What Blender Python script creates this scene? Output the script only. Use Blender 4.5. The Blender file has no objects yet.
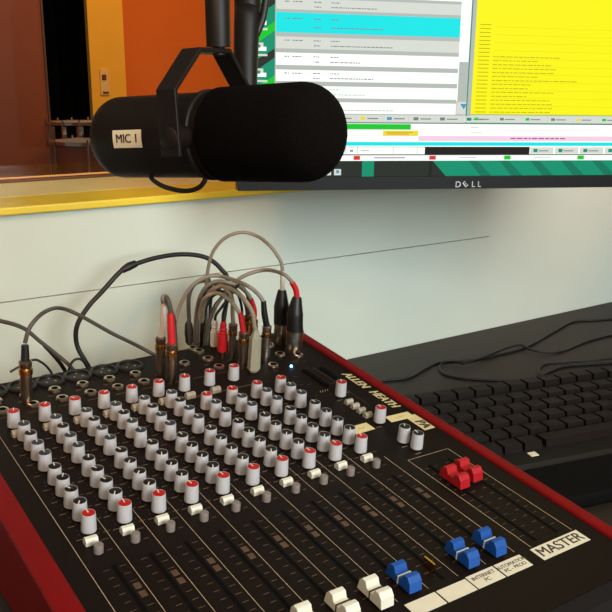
import bpy, math, random
from mathutils import Vector, Matrix
random.seed(7)
C = bpy.context.scene.collection
sc = bpy.context.scene
PI = math.pi

# ------------------------------------------------------------------ camera
CAM = Vector((-0.16627, -0.74492, 0.29604))
CR = ((0.825552, -0.564326, 0.0), (-0.140305, -0.205252, -0.968600), (0.546606, 0.799630, -0.248624))
FPX = 869.34
cd = bpy.data.cameras.new('camera'); cam = bpy.data.objects.new('camera', cd); C.objects.link(cam)
cam.matrix_world = Matrix(((CR[0][0], -CR[1][0], -CR[2][0], CAM.x),
                           (CR[0][1], -CR[1][1], -CR[2][1], CAM.y),
                           (CR[0][2], -CR[1][2], -CR[2][2], CAM.z), (0, 0, 0, 1)))
cd.sensor_width = 36; cd.lens = FPX / 612 * 36; cd.clip_start = 0.01
sc.camera = cam

# ------------------------------------------------------------------ light and exposure
sc.view_settings.view_transform = 'Standard'; sc.view_settings.look = 'None'
sc.view_settings.gamma = 1; sc.view_settings.use_curve_mapping = False
sc.view_settings.exposure = 0.0
w = bpy.data.worlds.new('world'); sc.world = w; w.use_nodes = True
w.node_tree.nodes['Background'].inputs[0].default_value = (1.0, 0.86, 0.68, 1)
w.node_tree.nodes['Background'].inputs[1].default_value = 0.11

def area(name, loc, target, size, power, col, sy=None):
    l = bpy.data.lights.new(name, 'AREA'); l.energy = power; l.color = col; l.size = size
    if sy: l.shape = 'RECTANGLE'; l.size_y = sy
    o = bpy.data.objects.new(name, l); C.objects.link(o); o.location = loc
    o.rotation_euler = (Vector(target) - Vector(loc)).to_track_quat('-Z', 'Y').to_euler()
    return o
# control-room ceiling panels, added front fill, warm lamps in the room behind the window
area('ceiling_light_panel', (-0.7, -1.2, 1.45), (0.1, 0.0, 0.0), 0.9, 13, (1.0, 0.8, 0.55))
area('front_fill_softbox', (0.35, -1.9, 0.72), (0.75, 0.2, 0.0), 1.0, 36, (0.9, 1.0, 0.98))  # added softbox fill from behind the camera, not a window
area('ceiling_light_panel_right', (1.3, -0.5, 1.5), (0.8, 0.1, 0.1), 0.4, 1.5, (1.0, 0.9, 0.75))
def spot(name, loc, target, power, col, size, blend=0.6, r=0.05):
    l = bpy.data.lights.new(name, 'SPOT'); l.energy = power; l.color = col; l.spot_size = math.radians(size)
    l.spot_blend = blend; l.shadow_soft_size = r
    o = bpy.data.objects.new(name, l); C.objects.link(o); o.location = loc
    o.rotation_euler = (Vector(target) - Vector(loc)).to_track_quat('-Z', 'Y').to_euler()
spot('studio_spotlight', (1.3, 1.2, 1.5), (1.9, 2.75, 0.5), 75, (1.0, 0.52, 0.16), 100)
spot('window_downlight', (0.15, 0.55, 1.3), (0.12, 0.33, 0.166), 300, (1.0, 0.84, 0.42), 42)

spot('drum_fill_spot', (0.2, 1.3, 1.5), (1.15, 2.2, 0.1), 25, (1.0, 0.75, 0.5), 50)  # added spot that lifts the drums out of the dark
spot('warm_wall_fill', (-0.6, -0.75, 1.0), (0.18, 0.215, 0.14), 16, (1.0, 0.42, 0.03), 32, 1.0, 0.05)  # added spot, warms the upper left wall in place of bounced light
spot('warm_wall_fill_right', (1.5, -0.35, 0.75), (1.04, 0.215, 0.13), 12, (1.0, 0.34, 0.04), 26, 1.0, 0.05)  # added spot for the warm glow on the right of the wall
# ------------------------------------------------------------------ materials
def mat(name, col, rough=0.5, metal=0.0, noise=0.0, nscale=40.0, bump=0.0, bscale=200.0, emit=0.0, spec=0.5, coat=0.0):
    m = bpy.data.materials.new(name); m.use_nodes = True
    nt = m.node_tree; b = nt.nodes['Principled BSDF']
    c = (*col, 1)
    b.inputs['Base Color'].default_value = c; b.inputs['Roughness'].default_value = rough
    b.inputs['Metallic'].default_value = metal; b.inputs['Specular IOR Level'].default_value = spec
    b.inputs['Coat Weight'].default_value = coat
    tc = nt.nodes.new('ShaderNodeTexCoord')
    if noise > 0:
        n = nt.nodes.new('ShaderNodeTexNoise'); n.inputs['Scale'].default_value = nscale; n.inputs['Detail'].default_value = 4
        r = nt.nodes.new('ShaderNodeValToRGB')
        r.color_ramp.elements[0].color = (*[x * (1 - noise) for x in col], 1); r.color_ramp.elements[0].position = 0.3
        r.color_ramp.elements[1].color = (*[min(1, x * (1 + noise)) for x in col], 1); r.color_ramp.elements[1].position = 0.7
        nt.links.new(tc.outputs['Object'], n.inputs['Vector']); nt.links.new(n.outputs['Fac'], r.inputs['Fac'])
        nt.links.new(r.outputs['Color'], b.inputs['Base Color'])
    if bump > 0:
        n2 = nt.nodes.new('ShaderNodeTexNoise'); n2.inputs['Scale'].default_value = bscale; n2.inputs['Detail'].default_value = 3
        bp = nt.nodes.new('ShaderNodeBump'); bp.inputs['Strength'].default_value = bump; bp.inputs['Distance'].default_value = 0.001
        nt.links.new(tc.outputs['Object'], n2.inputs['Vector']); nt.links.new(n2.outputs['Fac'], bp.inputs['Height'])
        nt.links.new(bp.outputs['Normal'], b.inputs['Normal'])
    if emit > 0:
        b.inputs['Emission Color'].default_value = c; b.inputs['Emission Strength'].default_value = emit
        b.inputs['Base Color'].default_value = (*[x * 0.05 for x in col], 1); b.inputs['Roughness'].default_value = 0.6; b.inputs['Specular IOR Level'].default_value = 0.15
    return m
def S(r, g, b):   # 0-255 display colour to linear
    return tuple((x / 255 / 12.92) if x <= 10 else ((x / 255 + 0.055) / 1.055) ** 2.4 for x in (r, g, b))
M = {}
M['panel'] = mat('console_panel_paint', S(24, 13, 9), 0.55, noise=0.18, nscale=300, spec=0.15)
M['chassis'] = mat('console_chassis', S(26, 20, 18), 0.5, noise=0.1)
M['cheek'] = mat('red_moulded_plastic', S(126, 2, 5), 0.55, noise=0.06, nscale=60, bump=0.1, bscale=900, spec=0.2)
M['ink'] = mat('cream_printed_ink', S(200, 172, 140), 0.6, noise=0.05)
M['inkdim'] = mat('faint_printed_ink', S(128, 100, 80), 0.6, noise=0.1)
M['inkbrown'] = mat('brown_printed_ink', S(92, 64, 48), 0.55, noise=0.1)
M['letter'] = mat('logo_cream', S(226, 205, 150), 0.5, noise=0.03)
M['knob'] = mat('pale_grey_knob_plastic', S(202, 196, 200), 0.4, noise=0.04, nscale=80)
M['capred'] = mat('red_cap', S(190, 20, 16), 0.4, noise=0.05)
M['capgrey'] = mat('slate_cap', S(50, 57, 66), 0.45, noise=0.05)
M['capblack'] = mat('black_cap', S(28, 20, 18), 0.4, noise=0.05)
M['white'] = mat('white_plastic', S(235, 226, 208), 0.45, noise=0.03)
M['beige'] = mat('beige_plastic', S(190, 176, 156), 0.5, noise=0.04)
M['greybtn'] = mat('grey_button_plastic', S(136, 122, 116), 0.5, noise=0.05)
M['black'] = mat('black_plastic', S(24, 21, 20), 0.45, noise=0.1)
M['slot'] = mat('slot_black', S(10, 8, 8), 0.8, noise=0.1, spec=0.1)
M['metal'] = mat('nickel_metal', S(225, 205, 185), 0.3, 1.0, noise=0.06)
M['dmetal'] = mat('dark_nickel_metal', S(190, 165, 142), 0.3, 1.0, noise=0.08)
M['gold'] = mat('brass_metal', S(214, 160, 92), 0.22, 1.0, noise=0.06)
M['blue'] = mat('blue_fader_plastic', S(14, 78, 160), 0.5, noise=0.05, bump=0.2, bscale=1500)
M['redf'] = mat('red_fader_plastic', S(180, 12, 26), 0.5, noise=0.05, bump=0.2, bscale=1500)
M['paper'] = mat('label_paper', S(232, 218, 192), 0.7, noise=0.04, nscale=150)
M['yellowpaper'] = mat('yellowed_paper', S(238, 214, 158), 0.7, noise=0.05, nscale=150)
M['txt'] = mat('label_ink', S(60, 48, 42), 0.7, noise=0.05)
M['led'] = mat('blue_led', (0.12, 0.45, 1.0), 0.3, emit=9)
M['wall'] = mat('painted_wall', S(224, 231, 220), 0.38, noise=0.025, nscale=6, bump=0.15, bscale=500, spec=0.35)
M['wallup'] = mat('painted_wall_board', S(224, 231, 220), 0.38, noise=0.025, nscale=6, bump=0.15, bscale=500, spec=0.35)
M['sillpale'] = mat('pale_sill_paint', S(250, 230, 160), 0.35, noise=0.04, nscale=8)
M['sill'] = mat('sill_paint', S(253, 220, 66), 0.35, noise=0.04, nscale=8)
M['frame'] = mat('window_frame_wood', S(104, 66, 38), 0.5, noise=0.15, nscale=12)
M['orange'] = mat('orange_wall', S(214, 104, 22), 0.8, noise=0.05, nscale=3, bump=0.2)
M['brown'] = mat('brown_wall', S(150, 68, 24), 0.6, noise=0.06, nscale=4)
M['yellow'] = mat('yellow_wall', S(250, 188, 56), 0.8, noise=0.05, nscale=5)
M['darkcloth'] = mat('black_drape', S(10, 8, 8), 0.95, noise=0.1)
M['floor'] = mat('dark_carpet', S(34, 28, 26), 0.95, noise=0.2, nscale=60, bump=0.4)
M['desk'] = mat('dark_desk_laminate', S(40, 29, 21), 0.6, noise=0.14, nscale=30, bump=0.15, bscale=300)
M['deskedge'] = mat('desk_edge', S(80, 62, 48), 0.5, noise=0.1)
M['foam'] = mat('black_foam', S(13, 8, 7), 0.95, noise=0.25, nscale=500, bump=1.0, bscale=900, spec=0.08)
M['micbody'] = mat('mic_body_paint', S(20, 11, 8), 0.5, noise=0.08, spec=0.3)
M['bracket'] = mat('bracket_paint', S(22, 13, 10), 0.5, noise=0.08, spec=0.35)
M['cabblack'] = mat('black_cable_rubber', S(22, 18, 18), 0.5, noise=0.1)
M['cabgrey'] = mat('grey_cable_rubber', S(150, 136, 122), 0.5, noise=0.08)
M['cabdark'] = mat('charcoal_cable_rubber', S(84, 76, 68), 0.5, noise=0.1)
M['cabbeige'] = mat('beige_cable_rubber', S(164, 142, 120), 0.5, noise=0.06)
M['redrub'] = mat('red_rubber', S(214, 30, 38), 0.45, noise=0.05)
M['whiterub'] = mat('white_rubber', S(222, 212, 200), 0.5, noise=0.04)
M['beigeplug'] = mat('beige_moulded_plug', S(176, 166, 142), 0.5, noise=0.05)
M['key'] = mat('keycap_plastic', S(24, 14, 10), 0.5, noise=0.15, spec=0.2, nscale=200)
M['keybase'] = mat('keyboard_plastic', S(22, 17, 15), 0.5, noise=0.1)
M['legend'] = mat('keycap_print', S(150, 110, 90), 0.6, noise=0.1)
M['bezel'] = mat('monitor_bezel', S(11, 9, 9), 0.45, noise=0.08, spec=0.25)
M['logo'] = mat('silver_logo', S(190, 190, 190), 0.3, 0.6, noise=0.04)
M['shell'] = mat('drum_shell_wood', S(120, 48, 26), 0.3, noise=0.2, nscale=10)
M['chrome'] = mat('chrome', S(215, 210, 205), 0.12, 1.0, noise=0.03)
M['head'] = mat('drum_head', S(170, 160, 150), 0.6, noise=0.05)
M['switch'] = mat('switch_plastic', S(236, 200, 130), 0.5, noise=0.03)
M['switchdark'] = mat('switch_rocker', S(120, 50, 14), 0.5, noise=0.05)
def emat(name, rgb, s=1.0): M[name] = mat(name, S(*rgb), 0.3, emit=s)
emat('s_white', (240, 246, 238), 1.15); emat('s_cyan', (10, 226, 228)); emat('s_grey', (178, 184, 178)); emat('s_light', (212, 216, 208))
emat('s_yellow', (246, 240, 4)); emat('s_yellow2', (222, 216, 10)); emat('s_teal', (8, 148, 112), 0.9); emat('s_green', (14, 196, 40)); emat('s_dark', (44, 50, 44), 0.7)
emat('s_pink', (240, 206, 226)); emat('s_red', (214, 50, 52)); emat('s_black', (34, 26, 26), 0.6); emat('s_txt', (120, 124, 124)); emat('s_ytxt', (176, 168, 10))
emat('s_teal3', (10, 120, 92), 0.9); emat('s_teal2', (60, 222, 190), 0.9); emat('s_purple', (170, 60, 150)); emat('s_blue', (60, 150, 190)); emat('s_btn', (206, 212, 204)); emat('s_gold', (238, 214, 40))
gl = bpy.data.materials.new('window_glass'); gl.use_nodes = True; nt = gl.node_tree; nt.nodes.clear()
o_ = nt.nodes.new('ShaderNodeOutputMaterial'); mx = nt.nodes.new('ShaderNodeMixShader'); tr = nt.nodes.new('ShaderNodeBsdfTransparent')
gg = nt.nodes.new('ShaderNodeBsdfGlossy'); fr = nt.nodes.new('ShaderNodeFresnel'); fr.inputs[0].default_value = 1.45; gg.inputs['Roughness'].default_value = 0.01
nt.links.new(fr.outputs[0], mx.inputs[0]); nt.links.new(tr.outputs[0], mx.inputs[1]); nt.links.new(gg.outputs[0], mx.inputs[2]); nt.links.new(mx.outputs[0], o_.inputs[0])
M['glass'] = gl

# ------------------------------------------------------------------ mesh helpers
class MB:
    def __init__(s): s.v = []; s.f = []; s.m = []; s.sm = []; s.mats = []
    def mi(s, m):
        if m not in s.mats: s.mats.append(m)
        return s.mats.index(m)
    def add(s, vs, fs, m, smooth=False):
        b = len(s.v); s.v += [tuple(v) for v in vs]; k = s.mi(m)
        for f in fs: s.f.append([b + i for i in f]); s.m.append(k); s.sm.append(smooth)
        return s
    def box(s, lo, hi, m, T=None, ch=0.0):
        x0, y0, z0 = lo; x1, y1, z1 = hi
        if ch > 0:
            sx = [(x0, x0 + ch), (x1, x1 - ch)]; sy = [(y0, y0 + ch), (y1, y1 - ch)]; sz = [(z0, z0 + ch), (z1, z1 - ch)]
            vs = []; idx = {}
            for i in (0, 1):
                for j in (0, 1):
                    for k in (0, 1):
                        for a in range(3):
                            p = [sx[i][1], sy[j][1], sz[k][1]]; p[a] = (sx[i][0], sy[j][0], sz[k][0])[a]
                            idx[(i, j, k, a)] = len(vs); vs.append(p)
            fs = []
            def q(*t): fs.append([idx[x] for x in t])
            for i in (0, 1):
                q((i, 0, 0, 0), (i, 1, 0, 0), (i, 1, 1, 0), (i, 0, 1, 0)); q((0, i, 0, 1), (1, i, 0, 1), (1, i, 1, 1), (0, i, 1, 1)); q((0, 0, i, 2), (1, 0, i, 2), (1, 1, i, 2), (0, 1, i, 2))
            for i in (0, 1):
                for j in (0, 1):
                    q((i, j, 0, 0), (i, j, 1, 0), (i, j, 1, 1), (i, j, 0, 1)); q((i, 0, j, 0), (i, 1, j, 0), (i, 1, j, 2), (i, 0, j, 2)); q((0, i, j, 1), (1, i, j, 1), (1, i, j, 2), (0, i, j, 2))
                    for k in (0, 1): q((i, j, k, 0), (i, j, k, 1), (i, j, k, 2))
        else:
            vs = [(x0, y0, z0), (x1, y0, z0), (x1, y1, z0), (x0, y1, z0), (x0, y0, z1), (x1, y0, z1), (x1, y1, z1), (x0, y1, z1)]
            fs = [(3, 2, 1, 0), (4, 5, 6, 7), (0, 1, 5, 4), (1, 2, 6, 5), (2, 3, 7, 6), (3, 0, 4, 7)]
        if T is not None: vs = [T @ Vector(v) for v in vs]
        return s.add(vs, fs, m)
    def quad(s, pts, m): return s.add(pts, [tuple(range(len(pts)))], m)
    def lathe(s, prof, m, T=None, n=24, smooth=True):
        vs = []; fs = []
        for r, z in prof:
            for i in range(n):
                a = 2 * PI * i / n; vs.append(Vector((r * math.cos(a), r * math.sin(a), z)))
        for k in range(len(prof) - 1):
            for i in range(n):
                j = (i + 1) % n; fs.append((k * n + i, k * n + j, (k + 1) * n + j, (k + 1) * n + i))
        fs.append(tuple(reversed(range(n)))); fs.append(tuple((len(prof) - 1) * n + i for i in range(n)))
        if T is not None: vs = [T @ v for v in vs]
        return s.add(vs, fs, m, smooth)
    def cyl(s, p0, p1, r0, r1, m, n=16):
        p0 = Vector(p0); p1 = Vector(p1); d = p1 - p0
        T = Matrix.Translation(p0) @ d.to_track_quat('Z', 'Y').to_matrix().to_4x4()
        return s.lathe([(r0, 0), (r1, d.length)], m, T, n)
    def tube(s, pts, r, m, n=10, res=8, rs=None):
        P = [Vector(p) for p in pts]; Q = []; Rr = []
        for i in range(len(P) - 1):
            a = P[max(i - 1, 0)]; b = P[i]; c = P[i + 1]; d = P[min(i + 2, len(P) - 1)]
            for k in range(res):
                t = k / res
                Q.append(0.5 * ((2 * b) + (c - a) * t + (2 * a - 5 * b + 4 * c - d) * t * t + (3 * b - a - 3 * c + d) * t ** 3))
                Rr.append(r if rs is None else rs[i] * (1 - t) + rs[i + 1] * t)
        Q.append(P[-1]); Rr.append(r if rs is None else rs[-1])
        vs = []; fs = []; nrm = None
        for i, q in enumerate(Q):
            tg = (Q[min(i + 1, len(Q) - 1)] - Q[max(i - 1, 0)]).normalized()
            if nrm is None:
                nrm = tg.orthogonal().normalized()
            else: nrm = (nrm - tg * nrm.dot(tg)).normalized()
            bn = tg.cross(nrm)
            for k in range(n):
                a = 2 * PI * k / n; vs.append(q + (nrm * math.cos(a) + bn * math.sin(a)) * Rr[i])
        for i in range(len(Q) - 1):
            for k in range(n):
                j = (k + 1) % n; fs.append((i * n + k, i * n + j, (i + 1) * n + j, (i + 1) * n + k))
        fs.append(tuple(reversed(range(n)))); fs.append(tuple((len(Q) - 1) * n + i for i in range(n)))
        return s.add(vs, fs, m, True)
    def prism(s, poly, a0, a1, axis, m, T=None):
        """poly of 2-D points extruded along axis 0 (poly in y,z) / 1 (x,z) / 2 (x,y)"""
        def mk(p, a): return {0: (a, p[0], p[1]), 1: (p[0], a, p[1]), 2: (p[0], p[1], a)}[axis]
        n = len(poly); vs = [mk(p, a0) for p in poly] + [mk(p, a1) for p in poly]
        if T is not None: vs = [T @ Vector(v) for v in vs]
        fs = [tuple(reversed(range(n))), tuple(range(n, 2 * n))] + [(i, (i + 1) % n, n + (i + 1) % n, n + i) for i in range(n)]
        return s.add(vs, fs, m)
    def mesh(s, name):
        me = bpy.data.meshes.new(name); me.from_pydata(s.v, [], s.f)
        for m in s.mats: me.materials.append(M[m])
        for i, p in enumerate(me.polygons): p.material_index = s.m[i]; p.use_smooth = s.sm[i]
        import bmesh
        b = bmesh.new(); b.from_mesh(me); bmesh.ops.recalc_face_normals(b, faces=b.faces); b.to_mesh(me); b.free()
        if any(s.sm): me.set_sharp_from_angle(angle=math.radians(38))
        return me
    def build(s, name, parent=None, loc=(0, 0, 0), rot=(0, 0, 0), bevel=0, label=None):
        o = bpy.data.objects.new(name, s.mesh(name)); C.objects.link(o)
        if parent is not None: o.parent = parent
        o.location = loc; o.rotation_euler = rot
        if bevel:
            b = o.modifiers.new('bevel', 'BEVEL'); b.width = bevel; b.segments = 3; b.limit_method = 'ANGLE'; b.angle_limit = math.radians(40)
        if label: o['label'] = label
        return o
def inst(src, parent, loc, rot=(0, 0, 0), label=None):
    o = src.copy(); C.objects.link(o); o.parent = parent; o.location = loc; o.rotation_euler = rot
    if label: o['label'] = label
    return o
def tag(o, label, cat, group=None):
    o['label'] = label; o['category'] = cat
    if group: o['group'] = group
    return o
def thing(name, label, cat, loc=(0, 0, 0), rot=(0, 0, 0), group=None):
    o = bpy.data.objects.new(name, None); C.objects.link(o); o.location = loc; o.rotation_euler = rot
    o.empty_display_size = 0.02
    return tag(o, label, cat, group)
def struct(o): o['kind'] = 'structure'; return o
def embolden(me, d):
    n = len(me.vertices); vs = [tuple(v.co) for v in me.vertices]; fs = [tuple(p.vertices) for p in me.polygons]; V = []; F = []
    for k, (dx, dy) in enumerate(((0, 0), (d, 0), (-d, 0), (0, d * .5))):
        V += [(x + dx, y + dy, z + k * 2e-6) for x, y, z in vs]; F += [tuple(i + k * n for i in f) for f in fs]
    mts = list(me.materials); me.clear_geometry(); me.from_pydata(V, [], F); me.update()
    return me
def text_mesh(body, size, m, thick=0.0, extrude=0.0, ax='CENTER', shear=0.0, sp=1.0):
    cu = bpy.data.curves.new('lettering', 'FONT'); cu.body = body; cu.size = size; cu.align_x = ax; cu.align_y = 'CENTER'
    cu.offset = thick; cu.extrude = extrude; cu.shear = shear; cu.space_character = sp
    o = bpy.data.objects.new('tmp', cu); C.objects.link(o)
    me = bpy.data.meshes.new_from_object(o.evaluated_get(bpy.context.evaluated_depsgraph_get())); me.name = 'lettering'
    bpy.data.objects.remove(o); me.materials.clear(); me.materials.append(M[m])
    return me
def link_mesh(name, me, parent, loc, rot=(0, 0, 0), label=None):
    o = bpy.data.objects.new(name, me); C.objects.link(o); o.parent = parent; o.location = loc; o.rotation_euler = rot
    if label: o['label'] = label
    return o
def ray(px, py): return Vector([CR[0][i] * (px - 306) / FPX + CR[1][i] * (py - 306) / FPX + CR[2][i] for i in range(3)])
def at_depth(px, py, d): return CAM + ray(px, py) * d
def at_plane(px, py, ax, val):
    d = ray(px, py); return CAM + d * ((val - CAM[ax]) / d[ax])

DESK = -0.092; WALL = 0.215; SILL = 0.166; FLOOR = DESK - 0.75
mm = 0.001
# ================================================================== THE SETTING
ZT = 1.6
b = MB(); b.box((-1.6, WALL, FLOOR), (2.6, WALL + 0.22, 0.0598), 'wall'); b.box((-1.6, WALL, 0.0598 + 0.0012), (0.842, WALL + 0.22, SILL - 0.010), 'wallup'); b.box((0.842, WALL, 0.0598), (2.6, WALL + 0.22, SILL - 0.010), 'wall')
b.box((-1.6, WALL + 0.003, 0.059), (0.84, WALL + 0.217, 0.062), 'frame')
struct(b.build('wall_back'))
b = MB(); b.box((-1.6, WALL - 0.008, SILL - 0.009), (2.6, 0.298, SILL), 'sill'); struct(b.build('trim_1', bevel=0.002))
b = MB(); b.box((-1.6, 0.298, SILL - 0.009), (2.6, WALL + 0.27, SILL), 'sillpale'); struct(b.build('trim_3'))
GY = WALL + 0.235
b = MB(); b.box((-1.6, GY - 0.005, SILL), (2.6, GY + 0.03, SILL + 0.004), 'frame')
b.box((-1.6, GY - 0.02, 1.25), (2.6, GY + 0.03, 1.31), 'frame')
wf = struct(b.build('window_1', bevel=0.0015))
b = MB(); b.box((-1.6, GY, SILL + 0.004), (2.6, GY + 0.006, 1.26), 'glass'); b.build('window_pane', wf)
b = MB(); b.box((-1.6, WALL, 1.30), (2.6, WALL + 0.22, ZT), 'wall'); struct(b.build('wall_above_window'))
# studio behind the glass
SY = 2.8
def X(px, py, y): return at_plane(px, py, 1, y).x
xo = X(123.5, 70, SY)
b = MB(); b.box((xo - 0.02, SY, FLOOR), (7.2, SY + 0.12, ZT), 'orange'); struct(b.build('wall_studio_back'))
xa = X(90.5, 70, SY - 0.02)
b = MB(); b.box((xa, SY - 0.02, FLOOR), (xo, SY + 0.01, ZT), 'yellow'); struct(b.build('wall_studio_pier'))
b = MB()
n = 60; x0 = X(30, 70, SY + 0.9); x1 = xa + 0.9
poly = [(x0 + (x1 - x0) * i / n, SY + 0.9 + 0.03 * math.sin(i * 1.3)) for i in range(n + 1)] + [(x1, SY + 1.0), (x0, SY + 1.0)]
b.prism(poly, FLOOR, ZT, 2, 'darkcloth'); struct(b.build('wall_studio_alcove'))
xl = X(46.5, 97, 2.0)
b = MB(); b.box((xl - 1.6, 2.0, FLOOR), (xl, 2.12, ZT), 'brown'); struct(b.build('wall_studio_left'))
b = MB(); b.box((xl, 1.99, FLOOR), (xl + 0.005, 2.13, ZT), 'frame'); struct(b.build('trim_4'))
b = MB(); b.box((-2.2, -2.0, FLOOR - 0.05), (7.3, 4.6, FLOOR), 'floor'); struct(b.build('floor'))
b = MB(); b.box((-2.2, WALL + 0.16, ZT), (7.3, 4.6, ZT + 0.05), 'wall'); struct(b.build('ceiling'))
# light switch plate on the yellow pier
p = at_plane(103.5, 83, 1, SY - 0.02)
t = thing('light_switch', 'small switch plate with dark rocker on the yellow wall pier', 'light switch', (p.x, SY - 0.02, p.z))
b = MB(); b.box((-0.016, -0.008, -0.05), (0.022, 0, 0.055), 'switch', ch=0.002); b.build('plate', t)
b = MB(); b.box((-0.009, -0.016, 0.012), (0.009, -0.008, 0.034), 'switchdark', ch=0.003); b.build('rocker', t)
b = MB(); b.box((-0.008, -0.013, -0.042), (0.016, -0.008, -0.034), 'switchdark'); b.build('name_strip', t)

# ---------------------------------------------------------------- drums beyond the glass
def drum(loc, r, h, name, label, shell, lugs, rim_h=0.006, stand=True):
    t = thing(name, label, 'drum', loc)
    b = MB(); b.lathe([(r, 0), (r, h)], shell, n=40); b.build('shell', t)
    b = MB(); b.lathe([(r * 0.99, h), (r * 0.99, h + 0.004)], 'head', n=40); b.build('drum_head', t)
    for z in (0.0, h):
        b = MB()
        b.lathe([(r + 0.001, z - rim_h / 2), (r + 0.010, z - rim_h / 2), (r + 0.010, z + rim_h), (r + 0.004, z + rim_h), (r + 0.001, z + rim_h / 2)], 'chrome', n=40)
        b.build('hoop', t)
    for k in range(lugs):
        a = 2 * PI * k / lugs + 0.2
        c, s = math.cos(a), math.sin(a)
        b = MB(); b.cyl((c * (r + 0.012), s * (r + 0.012), -0.01), (c * (r + 0.012), s * (r + 0.012), h + 0.014), 0.003, 0.003, 'chrome', 8)
        b.cyl((c * (r + 0.003), s * (r + 0.003), h * 0.5 - 0.02), (c * (r + 0.003), s * (r + 0.003), h * 0.5 + 0.02), 0.011, 0.011, 'chrome', 8); b.build('lug', t)
    if stand:
        z0 = FLOOR - loc[2]
        for k in range(3):
            a = 2 * PI * k / 3 + 0.5; c, s = math.cos(a), math.sin(a)
            b = MB(); b.tube([(c * (r + 0.02), s * (r + 0.02), h * 0.4), (c * (r + 0.02), s * (r + 0.02), z0 + 0.1), (c * (r + 0.05), s * (r + 0.05), z0 + 0.008)], 0.007, 'chrome', 8); b.build('leg', t)
    return t
p = at_depth(84, 123, 2.75); drum((p.x, p.y, p.z - 0.052), 0.105, 0.052, 'snare_drum', 'small chrome-lugged drum standing higher behind the glass', 'slot', 14)
p = at_depth(99, 142, 2.5); drum((p.x, p.y, p.z - 0.32), 0.13, 0.32, 'floor_tom', 'reddish-brown wooden floor tom with chrome hoop behind the glass', 'shell', 8)

# ================================================================== DESK
b = MB(); b.box((-1.2, -0.75, DESK - 0.03), (2.3, WALL - 0.001, DESK), 'desk')
dk = tag(b.build('desk', bevel=0.002), 'dark brown laminate desk running along the pale wall under the console', 'desk')
for x in (-1.1, 0.9, 2.2):
    b = MB(); b.box((x, -0.7, FLOOR), (x + 0.04, WALL - 0.05, DESK - 0.03), 'desk'); b.build('leg', dk)

# ================================================================== MIXING CONSOLE
TILT = math.radians(7.41219)
Rt = Matrix.Rotation(TILT, 3, 'X'); Ri = Rt.inverted()
L0 = Vector((0.18, -0.16, DESK)); OFF = Ri @ L0
console = thing('mixing_console', 'black and red mixing console with rows of white knobs on the desk', 'mixing console', L0, (TILT, 0, 0))
def PL(u, v, h=0.0): return Vector((u * mm, v * mm, h * mm)) - OFF
def W(u, v, h=0.0): return Rt @ Vector((u * mm, v * mm, h * mm))       # panel coordinates (mm) to world
def loc_of(y, z):                                                      # world y,z to local v,h (m)
    q = Ri @ Vector((0, y, z)); return q.y, q.z
V0, V1 = -0.41, 0.088
bf = loc_of(-0.405, DESK + 0.006); bb = loc_of(0.085, DESK + 0.006)
T = Matrix.Translation(-OFF)
b = MB(); prof = [(V0, -0.001), (V0, -0.02), bf, bb, (V1 + 0.004, -0.012), (V1, -0.001)]
b.prism(prof, -0.0055, 0.3755, 0, 'chassis', T)
b.build('chassis', console)
# the printed face
pn = MB(); pn.box((-0.0055, V0, -0.001), (0.3755, V1, 0.0), 'panel', T)
def line(u0, v0, u1, v1, w_, m='ink', h=0.15):
    d = Vector((u1 - u0, v1 - v0)); nn = Vector((-d.y, d.x)).normalized() * w_ / 2
    pn.quad([PL(u0 + nn.x, v0 + nn.y, h), PL(u1 + nn.x, v1 + nn.y, h), PL(u1 - nn.x, v1 - nn.y, h), PL(u0 - nn.x, v0 - nn.y, h)], m)
line(11, 20, 11, -352, 0.4)
for k in range(1, 10): line(11 + 28.1 * k, -166, 11 + 28.1 * k, -352, 0.36)
line(294, -196, 294, -352, 0.45)
for a in [((309, -211), (356, -212)), ((356, -212), (357, -354)), ((309, -211), (310, -354))]: line(*a[0], *a[1], 0.45)
line(344, -12, 344, -112, 0.3, 'inkdim'); 
for c in range(1, 11):
    u = 28 * c
    # fader travel: recessed slot and scale marks on both sides
    pn.quad([PL(u - 1.6, -224, .2), PL(u + 1.6, -224, .2), PL(u + 1.6, -350, .2), PL(u - 1.6, -350, .2)], 'slot')
    for k in range(13):
        v = -228 - k * 9.2
        line(u + 3.4, v, u + 8.2, v, 0.35, 'inkdim'); line(u - 8.4, v, u - 4.0, v, 0.35, 'inkdim')
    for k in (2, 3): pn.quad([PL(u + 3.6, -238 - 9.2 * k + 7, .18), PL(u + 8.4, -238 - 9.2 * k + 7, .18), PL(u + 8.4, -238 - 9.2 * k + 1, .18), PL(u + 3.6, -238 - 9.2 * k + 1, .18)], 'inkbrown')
    line(u + 3, -194, u + 9, -194, 0.9, 'inkbrown'); line(u + 3, -207, u + 7, -207, 0.9, 'inkbrown')
    for j in (-28, -46, -64, -83, -106, -125, -143, -161, -179):
        for a in (-140, -100, -60, -20, 20, 60, 100, 140):
            r = math.radians(a); r0 = 7.4
            line(u + r0 * math.sin(r), j + r0 * math.cos(r), u + (r0 + 1.3) * math.sin(r), j + (r0 + 1.3) * math.cos(r), 0.4, 'inkdim')
        line(u + 8.6, j - 6.5, u + 14, j - 6.5, 1.0, 'inkbrown'); line(u - 12, j - 7.5, u - 7, j - 7.5, 0.8, 'inkdim')
    line(u - 9, 18, u + 5, 18, 0.8, 'inkdim'); line(u - 12, 42, u - 7, 42, 0.9, 'inkdim')
    if c < 10: line(u - 8, -20, u + 12, -20, 2.2, 'inkbrown')
for u in (320, 344):
    pn.quad([PL(u - 1.6, -226, .2), PL(u + 1.6, -226, .2), PL(u + 1.6, -350, .2), PL(u - 1.6, -350, .2)], 'slot')
    for k in range(13):
        v = -230 - k * 9.2
        line(u + 3.4, v, u + 7.8, v, 0.35, 'inkdim'); line(u - 7.8, v, u - 3.4, v, 0.35, 'inkdim')
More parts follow.
